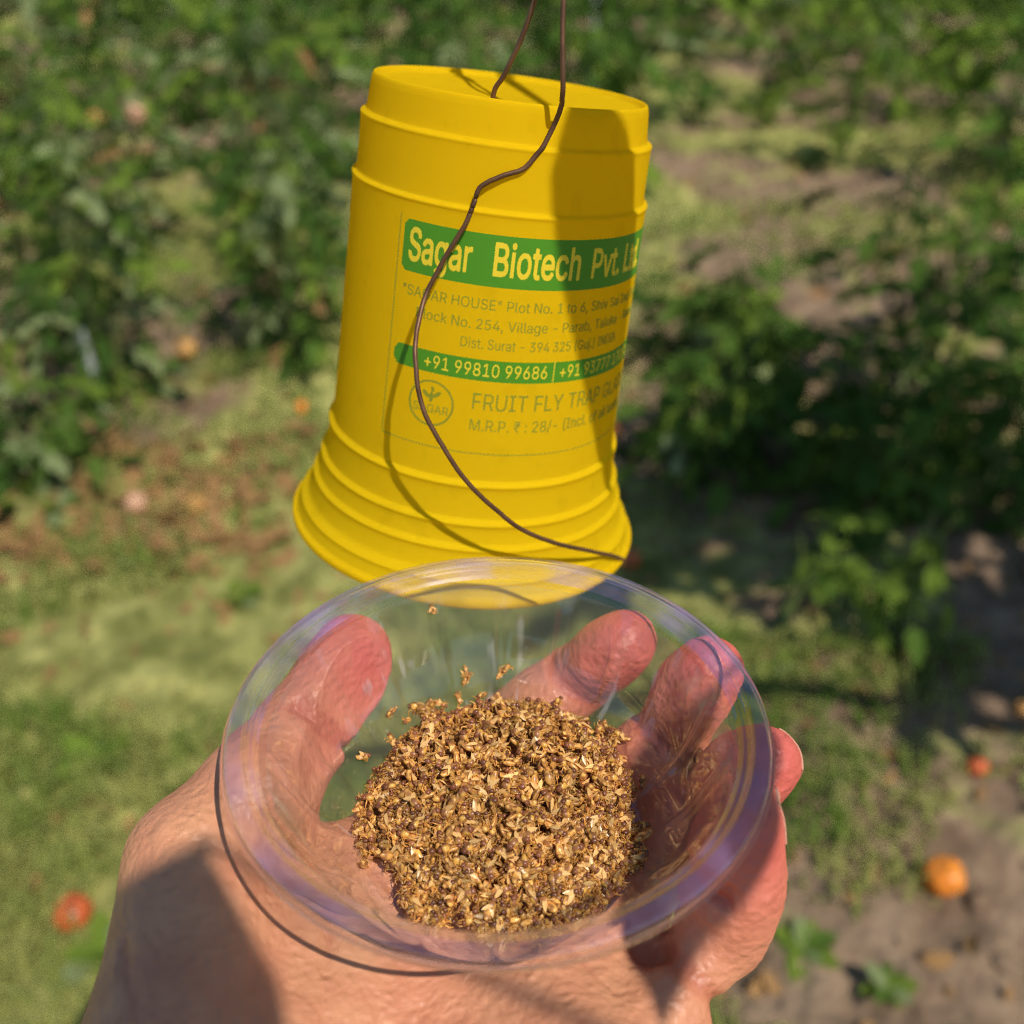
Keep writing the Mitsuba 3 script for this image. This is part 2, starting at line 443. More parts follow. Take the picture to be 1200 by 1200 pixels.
# ------------------------------------------------------------------ fallen tomatoes
def tomato_colour(a, b):
    def col(p, n, uv):
        t = fbm(p.x * 45, p.y * 45, p.z * 45, 2)
        s = smoothstep(0.62, 0.72, fbm(p.x * 60 + 9, p.y * 60, p.z * 60, 2))
        return mix(mix(a, b, t), (0.16, 0.07, 0.03), 0.7 * s)
    return {'type': 'principled', 'base_color': proc(col), 'roughness': 0.35, 'specular': 0.5}


scene['tomato_orange'] = tomato_colour((0.74, 0.19, 0.015), (0.80, 0.29, 0.03))
scene['tomato_red'] = tomato_colour((0.52, 0.07, 0.02), (0.60, 0.16, 0.04))
scene['tomato_pale'] = tomato_colour((0.55, 0.30, 0.16), (0.60, 0.36, 0.22))
scene['tomato_wilted'] = tomato_colour((0.50, 0.22, 0.05), (0.58, 0.36, 0.10))


def tomato_mesh(seed, squash):
    m = trimesh.creation.icosphere(3)
    v = np.array(m.vertices)
    an = np.arctan2(v[:, 1], v[:, 0])
    rr = np.hypot(v[:, 0], v[:, 1])
    v *= (1 + 0.035 * np.cos(5 * an + seed) * rr)[:, None]
    v[:, 2] -= 0.22 * np.exp(-(rr / 0.28) ** 2) * (v[:, 2] > 0)
    v += 0.10 * (meshkit.fbm(v * 1.3 + seed * 3.1, 2) - 0.5)[:, None] * v
    v[:, 2] *= squash
    return trimesh.Trimesh(v, m.faces, process=False)


TOM = [(0.563, 0.815, 0.027, 'tomato_orange', 'round orange fallen tomato in the lower right corner'), (0.68, 1.0, 0.016, 'tomato_red', 'small red-orange fallen tomato at the right edge above the round one'),
       (-0.555, 0.765, 0.024, 'tomato_red', 'reddish fallen tomato in the lower left corner beside the wrist'), (-0.79, 1.74, 0.024, 'tomato_pale', 'pale pinkish rotting tomato among litter on the left'),
       (-0.66, 1.72, 0.022, 'tomato_wilted', 'brown spotted rotting tomato right of the pale pinkish one'), (-0.52, 2.18, 0.018, 'tomato_orange', 'orange tomato lying at the foot of the left row near the cup'),
       
       (0.225, 2.02, 0.026, 'tomato_orange', 'orange tomato half hidden on the ground right of the cup label'), (0.225, 1.52, 0.020, 'tomato_red', 'dark red tomato on the ground right of the cup flange'),
       (0.80, 1.12, 0.014, 'tomato_wilted', 'small yellowish tomato in the shade at the right edge')]
for k, (x, y, s, mt, lb) in enumerate(TOM):
    key = thing('fallen_tomato', lb, 'tomato')
    r = np.random.default_rng(400 + k)
    R = rotm(unit(r.normal(size=3)), r.uniform(0.2, 1.2)) * s
    zc = gz(x, y) + s * 0.78
    part(key, 'fruit', mikit.ply(tomato_mesh(k, 0.86), mt, smooth=True, to_world=mat4(R, V([x, y, zc]))))
    cal = []
    for i in range(5):
        m = leaflet(0.62, 0.12, 0.2, 0.5, 0, i)
        cal.append(trimesh.Trimesh((m.vertices + V([0.02, 0, 0.0])) @ rotm([0, 0, 1], i * 1.2566).T + V([0, 0, 0.72]), m.faces, process=False))
    part(key, 'calyx', mikit.ply(join(cal), 'stem_brown', smooth=True, to_world=mat4(R, V([x, y, zc]))))
# tomatoes still hanging in the left row
for k, (x, y, z, s, mt, lb) in enumerate([(-1.02, 2.55, 0.62, 0.021, 'tomato_wilted', 'orange-tan tomato hanging high in the left row'), (-0.86, 2.38, 0.66, 0.022, 'tomato_pale', 'pale tomato hanging at the top of the left row'),
                                          (-1.28, 2.25, 0.16, 0.026, 'tomato_pale', 'tan tomato low at the left edge by the pale stake'),
                                          (-0.78, 2.18, 0.17, 0.026, 'tomato_wilted', 'brownish tomato hanging low over the dark hollow of the left row')]):
    key = thing('hanging_tomato', lb, 'tomato')
    R = rotm(unit([1, 0.3, 0.2]), 0.4 + k) * s
    part(key, 'fruit', mikit.ply(tomato_mesh(k + 20, 0.88), mt, smooth=True, to_world=mat4(R, V([x, y, z]))))
    part(key, 'stalk', mikit.ply(tube(spline([V([x, y, z + s * 0.7]), V([x + 0.01, y + 0.02, z + s + 0.03]), V([x + 0.03, y + 0.06, z + s + 0.05])], 6), 0.003, 5), 'stem_green', smooth=True))

# ------------------------------------------------------------------ the fruit tree whose branch carries the trap (just outside the frame)
tree = thing('fruit_tree', 'young fruit tree at the right whose branch carries the yellow trap', 'tree')
trunk = spline([V([1.42, 0.40, -0.05]), V([1.40, 0.42, 0.6]), V([1.34, 0.40, 1.15]), V([1.30, 0.36, 1.6]), V([1.26, 0.40, 2.1])], 26)
part(tree, 'trunk', mikit.ply(tube(trunk, np.linspace(0.045, 0.02, 26), 12), 'bark', smooth=True))
limb = spline([V([1.345, 0.40, 1.12]), V([0.9, 0.40, 1.30]), V([0.45, 0.29, 1.32]), V([0.10, 0.235, 1.27]), V([0.0, 0.215, 1.262])], 34)
part(tree, 'branch', mikit.ply(tube(limb, np.linspace(0.020, 0.005, 34), 10), 'bark', smooth=True))


def long_leaf(L, W, n=9, e=0.85):
    t = np.linspace(0, 1, n)
    w = W * np.sin(np.pi * t ** e) ** 0.8
    z = -0.10 * L * t**2
    mid = np.stack([L * t, 0 * t, z], 1)
    a = np.stack([L * t, w, z + 0.25 * w], 1)
    b = np.stack([L * t, -w, z + 0.25 * w], 1)
    v = np.vstack([mid, a, b])
    f = []
    for i in range(n - 1):
        f += [[i, i + 1, n + i + 1], [i, n + i + 1, n + i], [i, 2 * n + i + 1, i + 1], [i, 2 * n + i, 2 * n + i + 1]]
    return trimesh.Trimesh(v, np.array(f), process=False)


LL = mikit.ply(long_leaf(1.0, 0.15), 'leaf_mid', smooth=True)
rt = np.random.default_rng(71)
for i in range(420):
    c = V([1.30, 0.42, 1.80]) + rt.normal(0, 1, 3) * V([0.27, 0.33, 0.30])
    c[0] = max(c[0], 0.85)
    foot = c[:2] - SUN[:2] / SUN[2] * c[2]      # where its shade falls: the crown has gaps
    if foot[1] < 1.42 - 0.30 * foot[0] or min(np.hypot(*(foot - g)) for g in ([0.39, 1.44], [0.55, 1.40], [0.32, 2.0])) < 0.17:
        continue
    R = rotm([0, 0, 1], rt.uniform(0, 6.3)) @ rotm([0, 1, 0], rt.uniform(-0.2, 1.1)) @ rotm([1, 0, 0], rt.normal(0, 0.4)) * rt.uniform(0.20, 0.30)
    part(tree, 'leaf', {**LL, 'to_world': mat4(R, c)})


LB = mikit.ply(long_leaf(1.0, 0.15, 11, 0.5), 'leaf_mid', smooth=True)


def hang_leaf(a, b, width, twig_from, kind, via=None):
    """A long leaf from stalk end a to tip b, hung on a twig."""
    a, b = V(a), V(b)
    L = np.linalg.norm(b - a)
    ex = (b - a) / L
    ez = unit(SUN - ex * (SUN @ ex))
    ey = np.cross(ez, ex)
    R = np.stack([ex, ey, ez], 1) * V([L, width / 0.30, L])
    part(tree, 'leaf', {**(LL if kind else LB), 'to_world': mat4(R, a)})
    part(tree, 'twig', mikit.ply(tube(spline([twig_from] + [V(x) for x in (via if via else [(V(twig_from) + a) / 2 + V([0.01, 0.0, 0.0])])] + [a], 14), np.linspace(0.003, 0.0012, 14), 6), 'stem_brown', smooth=True))


def lift(p, t):
    return V(p) + SUN * t


hang_leaf(lift([0.0165, 0.2230, 1.092], 0.26), lift([0.0300, 0.2330, 0.955], 0.25), 0.027, limb[28], 0)
hang_leaf(lift([-0.058, 0.121, 0.970], 0.46), lift([-0.080, -0.03, 0.93], 0.42), 0.072, limb[21], 1, [[0.34, 0.06, 1.33], [0.27, -0.17, 1.37]])
hang_leaf(lift([-0.088, 0.110, 0.965], 0.44), lift([-0.112, -0.05, 0.93], 0.40), 0.066, limb[20], 1, [[0.36, 0.04, 1.31], [0.25, -0.20, 1.35]])
hang_leaf(lift([0.038, 0.166, 0.960], 0.36), lift([0.030, 0.094, 0.955], 0.35), 0.018, limb[21], 1, [[0.30, 0.12, 1.29]])

# ------------------------------------------------------------------ the yellow trap cup
TC = V([-0.00011, 0.2543, 1.0764])
AX = unit([-0.1206, -0.0773, -0.9897])
CU = unit([-AX[2], 0, AX[0]])       # to the right
CV = -unit(np.cross(CU, AX)) * np.sign(np.cross(CU, AX)[1])   # towards the photographer
cup_prof = np.array([(29.2, 0.6), (31.3, 0.4), (32.2, -0.6), (32.8, -1.0), (33.3, -0.4), (33.6, 1.0), (34.3, 6.9), (34.6, 7.4), (35.3, 7.7), (35.9, 8.1), (35.6, 9.2), (36.0, 20.6), (36.25, 21.3), (36.9, 21.6), (37.35, 22.0),
                     (36.85, 23.2), (37.8, 50), (39.3, 85.8), (39.6, 86.4), (40.3, 87.0), (40.8, 87.5), (40.25, 88.7), (41.0, 95.8), (41.3, 96.4), (42.1, 97.0), (42.6, 97.5), (42.15, 98.6), (42.9, 102.2), (43.2, 102.7), (44.0, 103.3), (44.5, 103.8),
                     (44.1, 104.8), (45.2, 109.0), (46.0, 110.0), (47.1, 110.8), (47.7, 111.3), (47.5, 112.2), (48.4, 114.6), (49.0, 115.2), (49.6, 115.3), (50.0, 115.8), (50.1, 116.6), (49.8, 117.4), (49.0, 117.7), (48.0, 117.2)])
CR = lambda h: np.interp(h, [1, 7.0, 8.2, 20.6, 23.2, 50, 85.8, 117], [33.6, 34.3, 35.6, 36.0, 36.85, 37.8, 39.3, 50])


def cup_point(phi, h, gap=0.0):
    """phi in degrees from the front, positive to the right; h and gap in mm."""
    phi = np.radians(np.asarray(phi, float))
    rr = (CR(h) + gap) / 1000
    return TC + np.asarray(h, float)[..., None] / 1000 * AX + rr[..., None] * (np.sin(phi)[..., None] * CU + np.cos(phi)[..., None] * CV)


def lathe(prof, n, wob=0.0):
    p = np.asarray(prof, float)
    th = np.arange(n) * 2 * np.pi / n
    v = (p[:, None, 1, None] / 1000 * AX + p[:, None, 0, None] / 1000 * (np.sin(th)[None, :, None] * CU + np.cos(th)[None, :, None] * CV)) + TC
    i, j = np.meshgrid(np.arange(len(p) - 1), np.arange(n), indexing='ij')
    q = np.stack([i * n + j, (i + 1) * n + j, (i + 1) * n + (j + 1) % n, i * n + (j + 1) % n], -1).reshape(-1, 4)
    return v.reshape(-1, 3), np.vstack([q[:, [0, 1, 2]], q[:, [0, 2, 3]]])


def fine(prof, k=3):
    """Corner-cutting of the profile so that ridges are rounded."""
    p = np.asarray(prof, float)
    for _ in range(k):
        a, b = p[:-1] * 0.75 + p[1:] * 0.25, p[:-1] * 0.25 + p[1:] * 0.75
        p = np.vstack([p[:1], np.stack([a, b], 1).reshape(-1, 2), p[-1:]])
    return p


def yellow(p, n, uv):
    s = fbm(p.x * 60, p.y * 60, p.z * 25, 3)
    d = smoothstep(0.60, 0.78, fbm(p.x * 210 + 3, p.y * 210, p.z * 120, 3))
    return mix((0.95, 0.64, 0.008), (0.975, 0.68, 0.010), s) * (1 - 0.05 * d)


def yellow_bump(p, n, uv):
    return noise(p.x * 260, p.y * 260, p.z * 260) + 0.8 * noise(p.x * 40, p.y * 40, p.z * 40)


scene['yellow_plastic'] = {'type': 'principledthin', 'base_color': proc(yellow), 'roughness': 0.27, 'diff_trans': 0.80, 'spec_trans': 0.0, 'eta': 1.5}
cup = thing('trap_cup', 'yellow ribbed plastic fruit fly trap cup hanging upside down on a wire', 'insect trap')
FL = int(np.argmin(np.abs(cup_prof[:, 1] - 114.6)))
part(cup, 'body', mikit.ply(lathe(fine(cup_prof[5:FL + 1]), 200), 'yellow_plastic', smooth=True))
part(cup, 'flange', mikit.ply(lathe(fine(cup_prof[FL:]), 200), 'yellow_plastic', smooth=True), 'rolled yellow rim flaring out at the lower edge')
cap = fine(cup_prof[:6])
cap = np.vstack([[(0.01, 1.4), (14, 1.3), (24, 0.9)], cap])
part(cup, 'top_plate', mikit.ply(lathe(cap, 160), 'yellow_plastic', smooth=True), 'flat yellow top with a wire hole')

scene['print_green'] = plain((0.075, 0.27, 0.012), 0.45)
scene['print_yellow'] = plain((0.82, 0.62, 0.03), 0.45)
scene['print_olive'] = plain((0.27, 0.27, 0.015), 0.5)


def wrap(mesh, phi0, h0, gap, aspect=1.0, tilt=0.0):
    """Lettering in metres (x right, y up, z out) laid on the cup with its origin at phi0, h0; tilt: rise per length."""
    v = np.asarray(mesh.vertices)
    h = h0 - v[:, 1] * 1000 - tilt * v[:, 0] * 1000
    phi = phi0 + np.degrees(v[:, 0] * 1000 * aspect / CR(h0))
    return trimesh.Trimesh(cup_point(phi, h, gap + v[:, 2] * 1000), mesh.faces, process=False)


def letters(parent, name, text, phi0, phi1, h0, height, mat, bold=False, gap=0.02, depth=0.00012):
    m = meshkit.text_mesh(text, height / 1000, depth, bold)
    width = m.vertices[:, 0].max()
    aspect = np.radians(phi1 - phi0) * CR(h0) / 1000 / width
    return part(parent, name, mikit.ply(wrap(m, phi0, h0, gap, aspect), mat), f'printed words {text}' if len(text) < 30 else None)


def patch(phi0, phi1, h0, h1, gap, thick=0.06, n=48, m=6, corner=0.0):
    """A curved sheet with thickness on the cup, rounded corners."""
    ph, hh = np.linspace(phi0, phi1, n), np.linspace(0, 1, m)
    rr = np.radians(1) * CR(h0)
    dist = np.minimum(ph - phi0, phi1 - ph) * rr
    inset = np.where(dist < corner, corner - np.sqrt(np.maximum(corner**2 - (corner - dist) ** 2, 0)), 0) if corner else 0 * ph
    H = (h0 + inset)[:, None] * (1 - hh)[None] + (h1 - inset)[:, None] * hh[None]
    P = np.repeat(ph[:, None], m, 1)
    top, bot = cup_point(P, H, gap + thick), cup_point(P, H, gap)
    v = np.vstack([top.reshape(-1, 3), bot.reshape(-1, 3)])
    i, j = np.meshgrid(np.arange(n - 1), np.arange(m - 1), indexing='ij')
    q = np.stack([i * m + j, i * m + j + 1, (i + 1) * m + j + 1, (i + 1) * m + j], -1).reshape(-1, 4)
    N = n * m
    sides = []
    loop = [k * m for k in range(n)] + [(n - 1) * m + k for k in range(1, m)] + [k * m + m - 1 for k in range(n - 2, -1, -1)] + [k for k in range(m - 2, 0, -1)]
    for a, b in zip(loop, loop[1:] + loop[:1]):
        sides.append([a, b, b + N, a + N])
    qq = np.vstack([q, q[:, ::-1] + N, np.array(sides)])
    return v, qq


# outline of the printed label
ou = []
for (p0, p1, h0, h1) in [(-37, 88, 24.1, 24.35), (-37, 88, 78.9, 79.15)]:
    v, f = patch(p0, p1, h0, h1, 0.02, 0.06, 60, 2)
    ou.append(trimesh.Trimesh(v, np.vstack([f[:, :3], f[:, [0, 2, 3]]]), process=False))
for p0 in (-37.0, 88.0):
    v, f = patch(p0, p0 + 0.38, 24.35, 78.9, 0.02, 0.06, 2, 60)
    ou.append(trimesh.Trimesh(v, np.vstack([f[:, :3], f[:, [0, 2, 3]]]), process=False))
part(cup, 'label_outline', mikit.ply(join(ou), 'print_olive'))
band = part(cup, 'name_band', mikit.ply(patch(-34.8, 84, 26.4, 38.0, 0.03, 0.05, 70, 6, 1.2), 'print_green'), 'bright green printed band with the maker name')
letters(band, 'lettering', 'Sagar', -32.6, -8.2, 35.3, 7.2, 'print_yellow', True, gap=0.085)
letters(band, 'lettering', 'Biotech', -1.4, 31.8, 35.3, 7.2, 'print_yellow', True, gap=0.085)
letters(band, 'lettering', 'Pvt. Ltd.', 36.4, 72.0, 35.2, 6.6, 'print_yellow', True, gap=0.085)
letters(cup, 'address_lettering', '"SAGAR HOUSE" Plot No. 1 to 6, Shiv Sai Ind. Estate', -33.5, 82, 43.3, 2.4, 'print_olive')
letters(cup, 'address_lettering', 'Block No. 254, Village - Parab, Taluka - Kamrej', -27, 78, 48.0, 2.4, 'print_olive')
letters(cup, 'address_lettering', 'Dist. Surat - 394 325 (Guj.) INDIA', -9.5, 58, 52.6, 2.4, 'print_olive')
band2 = part(cup, 'phone_band', mikit.ply(patch(-34.5, 80, 55.2, 60.4, 0.03, 0.05, 70, 4, 1.6), 'print_green'), 'narrow green printed band with phone numbers')
letters(band2, 'lettering', '+91 99810 99686 | +91 93777 17050', -22, 74, 59.2, 3.1, 'print_yellow', False, gap=0.085)
letters(cup, 'product_lettering', 'FRUIT FLY TRAP GLASS', -3.2, 76, 67.6, 4.1, 'print_olive')
letters(cup, 'price_lettering', 'M.R.P. ₹ : 28/- (Incl. of all taxes)', -3.2, 74, 73.0, 2.9, 'print_olive')
# round emblem: ring, small fly, word
an = np.linspace(0, 2 * np.pi, 49)


def ring_mesh(r0, r1):
    o = np.stack([np.cos(an), np.sin(an)], 1)
    v = np.vstack([np.c_[o * r0, 0 * an], np.c_[o * r1, 0 * an], np.c_[o * r0, 0 * an + 0.00008], np.c_[o * r1, 0 * an + 0.00008]])
    n = 49
    f = []
    for i in range(48):
        f += [[2 * n + i, 3 * n + i, 3 * n + i + 1], [2 * n + i, 3 * n + i + 1, 2 * n + i + 1], [i, n + i + 1, n + i], [i, i + 1, n + i + 1],
              [n + i, n + i + 1, 3 * n + i + 1], [n + i, 3 * n + i + 1, 3 * n + i], [i, 2 * n + i + 1, i + 1], [i, 2 * n + i, 2 * n + i + 1]]
    return trimesh.Trimesh(v, np.array(f), process=False)


EM = (-17.7, 68.0)
em = part(cup, 'round_emblem', mikit.ply(wrap(ring_mesh(0.0053, 0.0058), *EM, 0.02), 'print_olive'), 'thin round printed emblem with a small leafy mark')
fl = []
for (cx, cy, a, b, ro) in [(0, 0.0016, 0.0005, 0.0014, 0.0), (0.0014, 0.0024, 0.0013, 0.0005, 0.7), (-0.0014, 0.0022, 0.0012, 0.0005, 2.4), (0.0002, 0.0036, 0.0004, 0.0007, 0.2)]:
    c = trimesh.creation.cylinder(1.0, 0.0001, sections=16)
    v = c.vertices * V([a, b, 1])
    v = v @ rotm([0, 0, 1], ro).T + V([cx, cy, 0.00005])
    fl.append(trimesh.Trimesh(v, c.faces, process=False))
part(em, 'mark', mikit.ply(wrap(join(fl), *EM, 0.02), 'print_olive'))
m = meshkit.text_mesh('SAGAR', 0.0021, 0.0001, False)
m.vertices[:, 0] -= m.vertices[:, 0].max() / 2
m.vertices[:, 1] -= 0.0024
part(em, 'lettering', mikit.ply(wrap(m, *EM, 0.02, 0.95), 'print_olive'))

# ------------------------------------------------------------------ hanging wire
def wire_col(p, n, uv):
    return mix((0.07, 0.032, 0.015), (0.20, 0.10, 0.045), fbm(p.x * 300, p.y * 300, p.z * 300, 2))


scene['rusty_wire'] = {'type': 'principled', 'base_color': proc(wire_col), 'roughness': 0.45, 'metallic': 0.35}
wire = thing('hanging_wire', 'bent rusty brown wire looped over the yellow cup', 'wire')
JOIN = V([0.017, 0.232, 1.150])
TOPW = limb[29]
def kinked(p, a=0.00022):
    q = np.arange(len(p))[:, None] * 0.16
    return p + a * np.concatenate([meshkit.fbm(np.concatenate([q, q * 0 + k, q * 0], 1), 3, k) - 0.5 for k in (1, 2, 3)]).reshape(3, -1).T * 2


W1 = [[0.0318, 0.2262, 0.9545], [0.0307, 0.2241, 0.9587], [0.0200, 0.2091, 0.9723], [0.0106, 0.2001, 0.9809], [0.0020, 0.1950, 0.9887], [-0.0040, 0.1930, 0.9956], [-0.0108, 0.1927, 1.0039], [-0.0164, 0.1945, 1.0130], [-0.0203, 0.1976, 1.0210],
      [-0.0215, 0.2014, 1.0287], [-0.0211, 0.2058, 1.0350], [-0.0191, 0.2107, 1.0412], [-0.0152, 0.2133, 1.0482], [-0.0103, 0.2142, 1.0555], [-0.0087, 0.2149, 1.0590], [-0.0068, 0.2160, 1.0632], [-0.0028, 0.2164, 1.0653],
      [0.0022, 0.2172, 1.0668], [0.0059, 0.2182, 1.0701], [0.0087, 0.2196, 1.0748], [0.0102, 0.2189, 1.0792], [0.0105, 0.2171, 1.0837], [0.0103, 0.2200, 1.0970], [0.0115, 0.2270, 1.1250], JOIN.tolist()]
part(wire, 'strand', mikit.ply(tube(kinked(spline(W1, 220)), 0.00056, 10), 'rusty_wire', smooth=True))
HOLE = V([-0.0042, 0.2335, 1.0786])
part(wire, 'strand', mikit.ply(tube(spline([HOLE - V([0, 0, 0.012]), HOLE, V([-0.0012, 0.2330, 1.0840]), V([0.0044, 0.2330, 1.0965]), V([0.0130, 0.2320, 1.126]), JOIN + V([0.0012, 0, 0])], 60), 0.00056, 10), 'rusty_wire', smooth=True))
s = np.linspace(0, 1, 120)[:, None]
ax0 = JOIN + V([0, 0, -0.004])
line = ax0 * (1 - s) + TOPW * s
tw = 0.0012 * np.concatenate([np.cos(70 * s), np.sin(70 * s), 0 * s], 1)
part(wire, 'strand', mikit.ply(join([tube(line + tw, 0.00075, 6), tube(line - tw, 0.00075, 6)]), 'rusty_wire', smooth=True), 'two strands twisted together up to the branch')

# ------------------------------------------------------------------ the clear bowl
BC = V([-0.0027, 0.138, 0.9845])
bowl_prof = np.array([(30.0, -32.0), (31.5, -31.2), (33.0, -29.2), (35.5, -25.5), (38.5, -21.5), (40.3, -17.5), (42.3, -12), (44.0, -7), (45.2, -3.6), (45.8, -2.4)])
rim_prof = np.array([(45.8, -2.4), (46.6, -1.6), (47.4, -1.5), (48.0, -1.0), (48.4, -0.2), (49.3, 0.0), (51.0, -0.1), (51.6, -0.4), (51.9, -1.0), (51.8, -2.2), (51.4, -2.9)])


def bowl_lathe(prof, n, ribs=0.0, wob=0.0):
    p = np.asarray(prof, float)
    th = np.arange(n) * 2 * np.pi / n
    R = np.repeat(p[:, :1], n, 1)
    if ribs:
        w = np.clip((p[:, 1] + 30) / 6, 0, 1) * np.clip((-4 - p[:, 1]) / 4, 0, 1)
        R = R + ribs * w[:, None] * np.exp(-((((th * 18 / (2 * np.pi)) % 1) - 0.5) / 0.07) ** 2)[None]
    if wob:
        R = R + wob * (np.sin(3 * th + 1) + 0.6 * np.sin(7 * th))[None] * np.clip((p[:, :1] - 30) / 10, 0, 1)
    v = np.stack([R * np.cos(th), R * np.sin(th), np.repeat(p[:, 1:], n, 1)], -1) / 1000 + BC
    i, j = np.meshgrid(np.arange(len(p) - 1), np.arange(n), indexing='ij')
    q = np.stack([i * n + j, i * n + (j + 1) % n, (i + 1) * n + (j + 1) % n, (i + 1) * n + j], -1).reshape(-1, 4)
    return v.reshape(-1, 3), np.vstack([q[:, [0, 1, 2]], q[:, [0, 2, 3]]])


scene['clear_plastic'] = {'type': 'thindielectric', 'int_ior': 1.58}
HAZE = {'type': 'roughplastic', 'alpha': 0.08, 'int_ior': 1.58, 'diffuse_reflectance': {'type': 'rgb', 'value': [0.46, 0.36, 0.74]}}


def haze_amount(p, n, uv):
    th = dr.atan2(p.y - float(BC[1]), p.x - float(BC[0]))
    return 0.06 + 0.26 * smoothstep(0.35, 0.75, fbm(dr.cos(th) * 6, dr.sin(th) * 6, p.z * 180, 3))


def scratch_amount(p, n, uv):
    th = dr.atan2(p.y - float(BC[1]), p.x - float(BC[0]))
    a = smoothstep(0.74, 0.86, fbm(th * 11, p.z * 90, 2.0, 3))
    return 0.06 + 0.25 * a


scene['hazy_rim_plastic'] = {'type': 'mask', 'opacity': proc(haze_amount), 'bsdf': {'type': 'twosided', 'bsdf': HAZE}}
scene['dusty_plastic'] = {'type': 'mask', 'opacity': proc(scratch_amount), 'bsdf': {'type': 'twosided', 'bsdf': {'type': 'roughplastic', 'alpha': 0.15, 'diffuse_reflectance': {'type': 'rgb', 'value': [0.62, 0.60, 0.58]}}}}
bowl = thing('clear_bowl', 'round clear plastic bowl of dead flies resting in the hand', 'bowl')
part(bowl, 'wall', mikit.ply(bowl_lathe(fine(bowl_prof), 360, -0.9, 0.12), 'clear_plastic', smooth=True), 'ribbed see-through side wall')
inner = bowl_prof.copy()
inner[:, 0] -= 0.7
inner[:, 1] += 0.3
part(bowl, 'inner_face', mikit.ply(bowl_lathe(fine(inner[:-1]), 360, -0.7, 0.12), 'dusty_plastic', smooth=True), 'dusty scratched inner face of the wall')
part(bowl, 'rim', mikit.ply(bowl_lathe(fine(rim_prof), 240, 0, 0.10), 'hazy_rim_plastic', smooth=True), 'hazy lilac tinted stepped rim')
rp2 = rim_prof.copy() + V([0, 0.35])
part(bowl, 'rim_gloss', mikit.ply(bowl_lathe(fine(rp2), 240, 0, 0.10), 'clear_plastic', smooth=True), 'glossy upper face of the rim')
scene['solid_plastic'] = {'type': 'dielectric', 'int_ior': 1.55}


def bead(R, z, r, n=300, m=12):
    a = np.linspace(0, 2 * np.pi, m + 1)
    return bowl_lathe(np.stack([R + r * np.cos(a), z + r * np.sin(a)], 1), n)


part(bowl, 'lip_bead', mikit.ply(bead(52.0, -2.0, 0.48), 'solid_plastic', smooth=True), 'clear rounded bead along the outer lip')
dsk = bowl_lathe([(0.01, -31.7), (15, -31.8), (29.4, -32.0), (30.0, -32.0)], 120)
part(bowl, 'base', mikit.ply(dsk, 'clear_plastic', smooth=True))

# ------------------------------------------------------------------ dead fruit flies
rf = np.random.default_rng(91)


def ell(c, r, rot=None, sub=1):
    m = trimesh.creation.icosphere(sub)
    v = np.array(m.vertices)
    v = v * (0.72 + 0.56 * meshkit.noise(v * 1.9 + rf.uniform(0, 40, 3)))[:, None] * V(r)
    if rot is not None:
        v = v @ rot.T
    return trimesh.Trimesh(v + V(c), m.faces, process=False)


def fly_mesh(seed, sub=1):
    """A shrivelled fruit fly, 1 unit = 1 mm, with vertex colours: head, thorax, banded curled abdomen, six bent legs, two wings."""
    r = np.random.default_rng(seed)
    ms, cs = [], []

    def add(m, c):
        ms.append(m)
        c = np.asarray(c, float)
        cs.append(np.repeat(c[None], len(m.vertices), 0) if c.ndim == 1 else c)
    tone = r.uniform(0.65, 1.25)
    add(ell([1.55, 0, 0.05], [0.34, 0.48, 0.40], sub=sub), V([0.22, 0.075, 0.03]) * tone)
    th = ell([0.75, 0, 0.12], [0.72, 0.60, 0.58], sub=sub)
    add(th, np.where((np.abs(th.vertices[:, 1:2]) > 0.38), V([[0.70, 0.40, 0.08]]), V([[0.32, 0.13, 0.045]]) * tone))
    ab = ell([-0.55, 0, -0.10], [1.15, 0.56, 0.42], rotm([0, 1, 0], r.uniform(-0.1, 0.5)), sub=sub)
    band_ = (np.sin(ab.vertices[:, 0:1] * 7) > 0.1)
    add(ab, np.where(band_, V([[0.80, 0.43, 0.10]]), V([[0.36, 0.15, 0.045]])) * tone)
    for sd in (1, -1):
        for k, x0 in enumerate((1.15, 0.75, 0.4)):
            a = V([x0, 0.35 * sd, -0.25])
            b = a + V([r.uniform(-0.2, 0.4), sd * r.uniform(0.35, 0.8), r.uniform(-0.5, 0.15)])
            c = b + V([r.uniform(-0.5, 0.3), sd * r.uniform(-0.6, 0.3), r.uniform(-0.8, -0.3)])
            add(tube(V([a, b, c]), [0.12, 0.10, 0.06], 3), V([0.66, 0.32, 0.07]) * tone)
        w = long_leaf(2.0, 0.34, 5)
        R = rotm([0, 0, 1], sd * r.uniform(0.15, 0.9)) @ rotm([1, 0, 0], sd * r.uniform(-0.2, 0.8)) @ rotm([0, 1, 0], r.uniform(-0.4, 0.25))
        v = (w.vertices * V([-1, 1, 1])) @ R.T + V([0.7, 0.3 * sd, 0.55])
        add(trimesh.Trimesh(v, w.faces, process=False), V([0.78, 0.48, 0.17]) * tone)
    return join(ms), np.vstack(cs)


scene['fly_chitin'] = {'type': 'twosided', 'bsdf': {'type': 'principled', 'base_color': {'type': 'mesh_attribute', 'name': 'vertex_color'}, 'roughness': 0.33, 'specular': 0.6}}
FLY = [fly_mesh(k) for k in range(8)]
FLYLOW = [fly_mesh(k, 0) for k in range(8)]
FPLY = [mikit.ply(m, 'fly_chitin', smooth=True, color=c) for m, c in FLY]
PC = V([0.5, 2.5])


